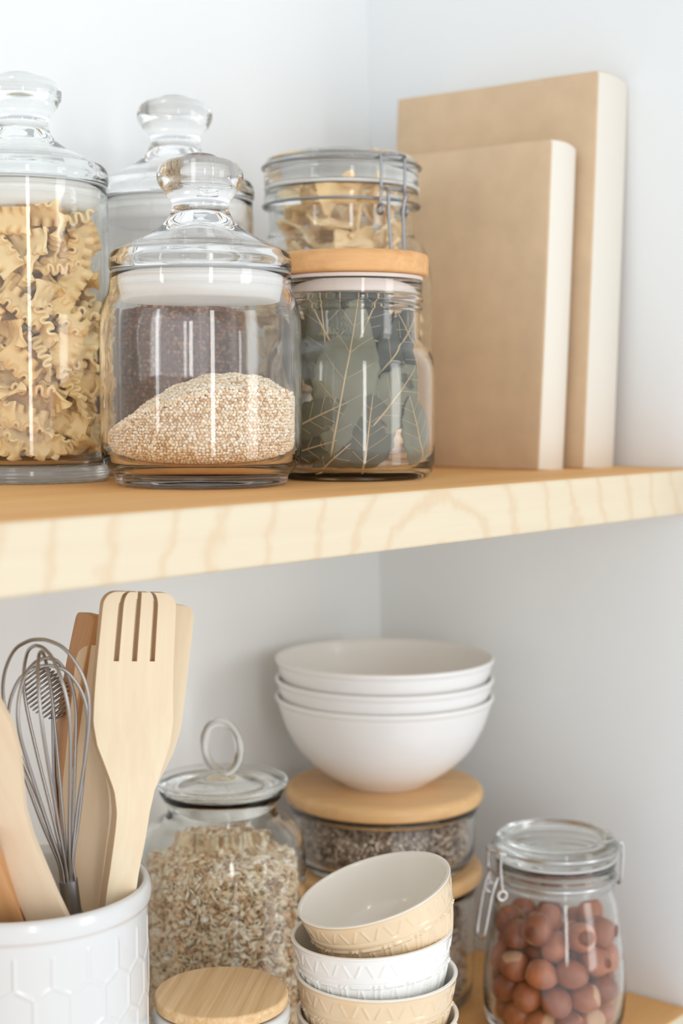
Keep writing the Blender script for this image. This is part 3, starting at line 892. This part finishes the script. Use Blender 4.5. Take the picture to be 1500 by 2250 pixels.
# ------------------------------------------------------------------ ramekins
RD = 780
rbase = on(826, RD, LO)
def ramekin(outer_mat, inner_mat, name):
    H = 41.0
    rows = 64
    out = fillet([(0, 1.2), (24, 1.2, 1), (26, 0, 1), (29, 0, 2)], 3)
    n0 = len(out)
    prof = list(out)
    for i in range(rows+1):
        t = i/rows; z = .8+t*(H-2.4)
        r = 31 + 11.6*(t**.62)
        prof.append((r, z))
    n1 = len(prof)
    prof += fillet([(43.2, H-1.2, .6), (43.2, H, 1.2), (41.0, H, 1.0), (40.6, H-2, 1), (38.8, 22, 8), (33.5, 9, 8), (24, 4.6, 4), (0, 4.4)], 5)
    def disp(t, r, z, i):
        if not (n0 <= i < n1): return 0
        zz = z/H; d = 0
        a = (t/(2*math.pi)*14) % 1
        # lower band: raised frames and gables
        if .14 < zz < .62:
            e = min(abs(a-.08), abs(a-.92)); d += .9*max(0, 1-(e/.035)**2)
            e = abs(abs(a-.5)*1.1 + (zz-.16)*.55 - .26); d += .8*max(0, 1-(e/.045)**2)*(1 if zz < .55 else 0)
            e = abs(zz-.60); d += .9*max(0, 1-(e/.03)**2)*(1 if a < .1 or a > .9 or .2 < a < .8 else 0)
        if .64 < zz < .70: d += .5
        # upper band: little slanted strokes
        if .73 < zz < .90:
            b = (t/(2*math.pi)*42) % 1; sgn = 1 if int(t/(2*math.pi)*42) % 2 else -1
            e = abs((b-.5)*sgn - (zz-.815)*3.2); d += .55*max(0, 1-(e/.12)**2)
        return d
    return lathe(name, prof, (outer_mat, inner_mat), 420, fmfun=lambda i: 0 if i < n1+1 else 1, disp=disp)
rb_beige = ramekin(M['beige'], M['cream'], 'beige_ramekin'); rb_white = ramekin(M['whiteglaze'], M['cream'], 'white_ramekin')
stack = [(0, rb_beige, 'beige embossed ramekin at the very bottom of the ramekin stack', 0), (22, rb_white, 'white embossed ramekin second from the bottom of the stack', 0),
         (44, rb_white, 'white embossed ramekin below the lower beige one, cut by the bottom edge', .3), (66, rb_beige, 'lower beige embossed ramekin, under the white one in the stack', 0),
         (88, rb_white, 'white embossed ramekin directly under the tilted beige one', -1.2)]
for k, (dz, me, lb, tl) in enumerate(stack):
    o = obj('ramekin', me, None, rbase + Vector((0, 0, (dz+.1)/1000)), (0, 0, ZROT+.4*k), )
    tag(o, lb, 'ramekin', 'stacked embossed ramekins')
    if tl:
        o.matrix_world = Matrix.Translation(o.location) @ Matrix.Rotation(R(tl*3), 4, VF) @ Matrix.Rotation(ZROT+.4*k, 4, 'Z')
o = obj('ramekin', rb_beige)
cen = at(820, 1950, RD)
rotm = Matrix.Rotation(R(-16), 4, VF) @ Matrix.Rotation(R(5), 4, VR) @ Matrix.Rotation(ZROT+.25, 4, 'Z')
o.matrix_world = Matrix.Translation(cen) @ rotm @ Matrix.Translation((0, 0, -.041*.975)) @ Matrix.Scale(.975, 4)
tag(o, 'beige embossed ramekin tilted on top of the stack', 'ramekin', 'stacked embossed ramekins')

# ------------------------------------------------------------------ small canister with bamboo lid
SD = 750
sj = thing('canister', 'small white ceramic canister with round bamboo lid, at bottom edge', 'canister', on(489, SD, LO))
obj('body', lathe('canister_body', fillet([(0, 1), (28, 1, 1), (31, 0, 2), (33.4, 4, 3), (33.6, 84, 2), (33.6, 90, 2), (35.2, 92.5, 1.5), (35.4, 98, 1.6), (34.2, 99.8, 1), (31.5, 99.8, .8), (31, 90, 2), (30.6, 8, 4), (0, 5)], 5), (M['ceramic'],), 112), sj)
ld = obj('lid', lathe('canister_lid', fillet([(0, 100.6), (33.0, 100.6, .8), (34.2, 101.6, .8), (34.2, 106.2, .9), (33.4, 107.2, .9), (0, 107.3)], 4), (M['bam_face'],), 128), sj)
ld.rotation_euler = (0, 0, R(82))
obj('seal', lathe('canister_seal', fillet([(0, 95), (30.6, 95, .5), (30.8, 100.4, .3), (0, 100.4)], 2), (M['seal'],), 72), ld)

# ------------------------------------------------------------------ utensil crock
UD = 720; UX = 61
ck = thing('utensil_crock', 'white ceramic crock with embossed hexagons holding the wooden utensils', 'crock', on(UX, UD, LO))
def hexline(t, z):
    cw, vh, zg = 2*math.pi/22, 15.2, 5.0
    per = vh+zg
    zz = (158-z)           # from below the rim downwards
    # distance to the hexagon edges in a brick layout
    best = 9.
    for row in (math.floor(zz/per)-1, math.floor(zz/per), math.floor(zz/per)+1):
        off = .5 if row % 2 else 0
        s = (t/cw + off) % 1
        top = row*per
        if top <= zz <= top+vh:                       # vertical edges
            best = min(best, min(s, 1-s)*cw*61.5)
        # zigzag below this row
        d = abs(s-.5)*2                                # 1 at the vertical edge, 0 mid
        y = top+vh + (1-d)*zg if True else 0
        best = min(best, abs(zz-y)*.9)
    return best
def cdisp(t, r, z, i):
    if not (ca_ <= i < cb_) or z > 157: return 0
    e = hexline(t, z)
    return .5*max(0, 1-(e/1.25)**2)
prof = fillet([(0, 1), (50, 1, 2), (55, 0, 2), (59, 1.0, 2)], 4); ca_ = len(prof)
rows = 190
for i in range(rows+1):
    t = i/rows; z = 2+t*160
    prof.append((59.6 + 1.2*min(1, z/30), z))
cb_ = len(prof)
prof += fillet([(60.9, 163.5, .6), (62.4, 165.0, 1.4), (62.8, 169.5, 2.5), (61.8, 174.2, 2.5), (59.0, 175, 2), (57.4, 171, 3), (57.0, 150, 6), (56.5, 6, 4), (0, 6)], 6)
obj('body', lathe('crock_body', prof, (M['ceramic'],), 620, disp=cdisp), ck)

def plate(name, wpts, L, th, mat, bend=None, slots=None, rows=70, cols=None, crown=0.0, side_mat=None):
    """flat utensil, local y along its length from 0 to L (mm); wpts (y, halfwidth)"""
    ys = [p[0] for p in wpts]; ws = [p[1] for p in wpts]
    if slots: rows = 110
    S = cols or [-1, -.97, -.8, -.6, -.4, -.2, 0, .2, .4, .6, .8, .97, 1]
    dense = [L - (L-L*.0)*(1-(i/rows))**1.0 for i in range(rows+1)]
    dense = sorted(set([0]+[L*i/rows for i in range(rows+1)]+[L-.2, L-.6, L-1.2, L-2, L-3, L-4.2]))
    n, m = len(dense), len(S)
    V = []
    for side in (1, -1):
        for y in dense:
            w = float(np.interp(y, ys, ws))
            for s in S:
                x = s*w
                tt = th(y) if callable(th) else th
                z = (bend(y) if bend else 0) + side*(tt/2)*(1-.12*abs(s)**6) + crown*(1-s*s)
                V.append((x/1000, y/1000, z/1000))
    keep = [[True]*(m-1) for _ in range(n-1)]
    if slots:
        for i in range(n-1):
            for j in range(m-1):
                if dense[i] >= slots[1] and any(abs((S[j]+S[j+1])/2 - c) < 1e-3 for c in slots[0]): keep[i][j] = False
    a = lambda i, j: i*m+j
    o_ = n*m; Fc = []
    for i in range(n-1):
        for j in range(m-1):
            if not keep[i][j]: continue
            Fc.append((a(i,j), a(i,j+1), a(i+1,j+1), a(i+1,j))); Fc.append((o_+a(i,j), o_+a(i+1,j), o_+a(i+1,j+1), o_+a(i,j+1)))
            if j == 0 or not keep[i][j-1]: Fc.append((a(i,j), a(i+1,j), o_+a(i+1,j), o_+a(i,j)))
            if j == m-2 or not keep[i][j+1]: Fc.append((a(i,j+1), o_+a(i,j+1), o_+a(i+1,j+1), a(i+1,j+1)))
            if i == 0 or not keep[i-1][j]: Fc.append((a(i,j), o_+a(i,j), o_+a(i,j+1), a(i,j+1)))
            if i == n-2 or not keep[i+1][j]: Fc.append((a(i+1,j), a(i+1,j+1), o_+a(i+1,j+1), o_+a(i+1,j)))
    fm_ = [0 if ((f[0] < o_) == (f[1] < o_) == (f[2] < o_) == (f[3] < o_)) else 1 for f in Fc]
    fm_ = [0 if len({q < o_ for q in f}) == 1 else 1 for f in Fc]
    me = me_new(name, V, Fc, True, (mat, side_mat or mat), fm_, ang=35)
    return me

def stand(name, me, L, top, rimx, rimD, yaw, label, cat, up=None):
    """stand a utensil in the crock: its tip at sight point top=(px,py,D), crossing the rim plane at column rimx"""
    Pt = at(*top); Pr = on(rimx, rimD, LO+.175)
    ax = (Pt-Pr).normalized()
    org = Pt - ax*(L/1000)
    nrm = (-VF*math.cos(yaw) + VR*math.sin(yaw)); nrm = (nrm - ax*nrm.dot(ax)).normalized()
    xx = ax.cross(nrm)
    Mx = Matrix((xx, ax, nrm)).transposed().to_4x4()
    o = obj(name, me); o.matrix_world = Matrix.Translation(org) @ Mx
    tag(o, label, cat)
    c0 = ck.location
    q = org - c0
    print('utensil', name, 'rim r', round((Pr-c0).xy.length*1000, 1), 'bottom r', round(q.xy.length*1000, 1), 'bottom z', round(q.z*1000, 1))
    return o

def tipz(top, rimx, rimD, zb=9):
    """length that brings the lower end zb mm above the crock's base plane"""
    Pt = at(*top); Pr = on(rimx, rimD, LO+.175)
    ax = (Pt-Pr).normalized()
    return (Pt.z-LO-zb/1000)/ax.z*1000

def headw(L, head, full, neck, hw, handle, r=6):
    pts = [(0, handle), (L-neck-head-30, handle*.9), (L-neck-head, handle)]
    for t in (.25, .5, .75):
        pts.append((L-head-neck+neck*t, handle+(full-handle)*(3*t*t-2*t**3)))
    pts += [(L-head, full), (L-r, hw)]
    for k in range(1, 7):
        a = k/6*math.pi/2
        pts.append((L-r+r*math.sin(a), hw-r+r*math.cos(a)))
    return pts
# forked turner in front
tp = (306, 1300, 716); L = tipz(tp, 258, 709, 14)
hw = 20.0
s1 = 2.3/20
cols = [-1, -.96, -.75, -.5-s1/2-.012, -.5+s1/2+.012-.02, -.25, -s1/2+.0, s1/2+.0, .25, .5-s1/2+.01, .5+s1/2+.01, .75, .96, 1]
cols = [-1, -.97, -.7, -.475-s1, -.475+s1*.2, -.2, -.05-s1*.6, -.05+s1*.6, .2, .375-s1*.2, .375+s1, .7, .97, 1]
sl = [(-.475-s1-.475+s1*.2)/2, -.05, (.375-s1*.2+.375+s1)/2]
wp = headw(L, 62, 20.5, 42, 18.8, 8.3, 7)
bend = lambda y, L=L: 9.5*math.exp(-((L-y-100)/34)**2)
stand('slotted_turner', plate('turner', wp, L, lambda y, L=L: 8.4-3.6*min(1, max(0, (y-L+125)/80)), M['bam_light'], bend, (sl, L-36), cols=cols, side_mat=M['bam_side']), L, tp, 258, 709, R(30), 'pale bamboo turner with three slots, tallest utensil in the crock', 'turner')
# plain spatula behind it
tp = (345, 1322, 742); L = tipz(tp, 256, 728)
stand('spatula', plate('spatula_b', headw(L, 60, 20, 50, 19, 8, 6), L, 5, M['bam_light'], lambda y, L=L: 5*math.sin(max(0, (y-(L-120))/120)*math.pi)), L, tp, 256, 728, R(14), 'plain pale bamboo spatula right behind the slotted turner', 'spatula')
# reddish spatula
tp = (200, 1349, 756); L = tipz(tp, 162, 748)
stand('spatula', plate('spatula_c', headw(L, 70, 13, 50, 12, 6, 4), L, 6.5, M['redwood'], lambda y, L=L: 7*math.sin(max(0, (y-(L-150))/150)*math.pi)), L, tp, 162, 748, R(-58), 'reddish brown wooden spatula seen edge on, left of the slotted turner', 'spatula')
# pale spoon/spatula handle between
tp = (240, 1420, 744); L = tipz(tp, 196, 730)
stand('spatula', plate('spatula_d', headw(L, 70, 17, 50, 16, 9.5, 8), L, 5, M['beech'], lambda y: 0), L, tp, 196, 730, R(-8), 'pale beech spatula partly hidden behind the slotted turner', 'spatula')
# large pale spatula front left
tp = (-166, 1430, 666); L = tipz(tp, 94, 684, 118)
stand('spatula', plate('spatula_e', headw(L, 45, 24, 54, 22, 10.4, 9), L, 5, M['beech'], lambda y: 0), L, tp, 92, 684, R(-10), 'broad pale beech spatula leaning left, cut by the left edge', 'spatula')
# orange wooden spoon handle lower left
tp = (-52, 1842, 668); L = tipz(tp, 6, 680, 130)
o = stand('wooden_spoon', plate('spoon', [(0, 6.5), (L*.7, 7), (L, 7.5)], L, 10, M['redwood'], lambda y: 0), L, tp, 8, 682, 0, 'orange brown wooden spoon handle at the left edge, low over the rim', 'spoon')

# balloon whisk
def whisk():
    Pt = at(84, 1405, 688); Pc = at(152, 1950, 700)
    ax = (Pt-Pc); Lw = ax.length*1000; ax.normalize()
    nrm = (-VF - ax*(-VF).dot(ax)).normalized(); xx = ax.cross(nrm)
    o = thing('balloon_whisk', 'steel wire balloon whisk standing in the crock', 'whisk', Pc)
    o.rotation_euler = (0, 0, 0)
    o.matrix_world = Matrix.Translation(Pc) @ Matrix((xx, ax, nrm)).transposed().to_4x4()
    for k in range(5):
        a = math.pi*k/5 + .25
        wd = 21.5 - .8*k; hh = Lw - 3.2*k
        run = []
        pr = [(1.0, -.04), (1.6+.4*k, .02), (3.4, .12), (9, .32), (.80*wd, .56), (wd, .74), (.92*wd, .86), (.62*wd, .955), (.28*wd, .992), (0, 1.0)]
        ca, sa = math.cos(a), math.sin(a)
        for r_, t_ in pr: run.append((r_*ca, t_*hh, r_*sa))
        for r_, t_ in pr[-2::-1]: run.append((-r_*ca, t_*hh, -r_*sa))
        obj('wire_loop', tubes('wire_loop', [(crom(run, 5), .86, False)], M['whisk']), o)
    hl = 95
    obj('handle', tubes('whisk_handle', [([(0, -hl, 0), (0, -50, 0), (0, -12, 0)], 5.2, False)], M['wire']), o)
    obj('collar', tubes('whisk_collar', [([(0, -14, 0), (0, -4, 0), (0, 4, 0)], 4.6, False)], M['wire']), o)
    q = (Pc - ax*.14) - ck.location
    print('whisk bottom', round(q.xy.length*1000), round(q.z*1000), 'collar r', round((Pc-ck.location).xy.length*1000))
whisk()

# coil whisk behind
def coil_whisk():
    Ph = at(102, 1530, 752); Pr = on(138, 744, LO+.175)
    ax = (Ph-Pr).normalized(); nrm = (-VF - ax*(-VF).dot(ax)).normalized(); xx = ax.cross(nrm)
    o = thing('coil_whisk', 'small steel coil whisk standing behind the balloon whisk', 'whisk', Ph)
    o.matrix_world = Matrix.Translation(Ph) @ Matrix((xx, ax, nrm)).transposed().to_4x4()
    tilt = R(58)
    coil = []
    n = 700
    a0 = R(32)
    for k in range(n):
        t = -1 + 2*k/(n-1); ph = k/(n-1)*14*2*math.pi
        r = 10.5*math.sqrt(max(0, 1-t*t))*.97 + .4
        x, y, z = r*math.cos(ph), 14.5*t, r*math.sin(ph)
        coil.append((x*math.cos(a0)-y*math.sin(a0), x*math.sin(a0)+y*math.cos(a0)+2, z))
    obj('coil', tubes('coil', [(coil, .5, False)], M['wire']), o)
    Ls = (Ph.z - LO - .02)/ax.z*1000
    obj('handle', tubes('coil_handle', [([(2.5, -7, 0), (2, -14, 0), (0, -40, 0), (0, -Ls, 0)], 1.1, False)], M['wire']), o)
coil_whisk()

# ------------------------------------------------------------------ light
def window_light(name, az, dist, h, w, ht, power, col, target):
    """az degrees to the right of straight behind the camera, seen from the jars"""
    a = R(az)
    d = VR*math.sin(a) - VF*math.cos(a)
    L = bpy.data.lights.new(name, 'AREA'); L.shape = 'RECTANGLE'; L.size = w; L.size_y = ht; L.energy = power; L.color = col
    o = bpy.data.objects.new(name, L); COL.objects.link(o)
    o.location = target + d*dist + Vector((0, 0, h))
    v = (target - o.location).normalized()
    o.rotation_euler = v.to_track_quat('-Z', 'Y').to_euler()
    return o
tgt = W(0, 850, 1.33)
window_light('window_daylight', 62, 1.9, .1, .46, 1.3, 7.5, (1, .985, .96), tgt)
window_light('window_daylight', 16, 2.6, .25, .2, 1.5, 8, (1, .99, .97), tgt)
window_light('window_daylight', -46, 2.2, .25, .16, 1.2, 5, (.95, .98, 1), tgt)

w = bpy.data.worlds.new('room_light'); SC.world = w; w.use_nodes = True
nt = w.node_tree; bg = nt.nodes['Background']
tc = nt.nodes.new('ShaderNodeTexCoord'); sx = nt.nodes.new('ShaderNodeSeparateXYZ'); cr = nt.nodes.new('ShaderNodeValToRGB')
mr = nt.nodes.new('ShaderNodeMapRange'); mr.inputs['From Min'].default_value = -1; mr.inputs['From Max'].default_value = 1
nt.links.new(tc.outputs['Generated'], sx.inputs[0]); nt.links.new(sx.outputs['Z'], mr.inputs['Value']); nt.links.new(mr.outputs[0], cr.inputs[0])
e = cr.color_ramp.elements
e[0].position = 0; e[0].color = (.86, .90, .95, 1); e[1].position = 1; e[1].color = (.62, .65, .67, 1)
k = e.new(.38); k.color = (1.02, 1.06, 1.11, 1); k = e.new(.52); k.color = (1.0, 1.03, 1.06, 1); k = e.new(.66); k.color = (.82, .85, .88, 1)
# the window side of the room is brighter than the far side
wd = VR*math.sin(R(34)) - VF*math.cos(R(34))
dt = nt.nodes.new('ShaderNodeVectorMath'); dt.operation = 'DOT_PRODUCT'; dt.inputs[1].default_value = wd
nt.links.new(tc.outputs['Generated'], dt.inputs[0])
m2 = nt.nodes.new('ShaderNodeMapRange'); m2.inputs['From Min'].default_value = -1; m2.inputs['From Max'].default_value = 1
m2.inputs['To Min'].default_value = .5; m2.inputs['To Max'].default_value = 1.36
nt.links.new(dt.outputs['Value'], m2.inputs['Value']); nt.links.new(m2.outputs[0], bg.inputs['Strength'])
nt.links.new(cr.outputs[0], bg.inputs['Color'])

# ------------------------------------------------------------------ camera
cam = bpy.data.cameras.new('camera'); co = bpy.data.objects.new('camera', cam); COL.objects.link(co)
co.location = W(0, 0, CAMZ)
fwd = VF*cp + Vector((0, 0, -sp))
up = VF*sp + Vector((0, 0, cp))
co.matrix_world = Matrix.Translation(co.location) @ Matrix((VR, up, -fwd)).transposed().to_4x4()
cam.sensor_fit = 'HORIZONTAL'; cam.sensor_width = 24; cam.lens = F/1500*24
cam.clip_start = .02; cam.clip_end = 50
cam.dof.use_dof = True; cam.dof.focus_distance = .765; cam.dof.aperture_fstop = 5.6
SC.camera = co

SC.view_settings.view_transform = 'Standard'; SC.view_settings.look = 'None'
SC.view_settings.exposure = -0.12; SC.view_settings.gamma = 1; SC.view_settings.use_curve_mapping = False
cy = SC.cycles
cy.max_bounces = 24; cy.transmission_bounces = 20; cy.glossy_bounces = 8; cy.diffuse_bounces = 5; cy.transparent_max_bounces = 16
cy.caustics_refractive = True; cy.caustics_reflective = True; cy.blur_glossy = 0
cy.sample_clamp_indirect = 30; cy.sample_clamp_direct = 0
cy.use_adaptive_sampling = True; cy.adaptive_threshold = .025
cy.use_denoising = True
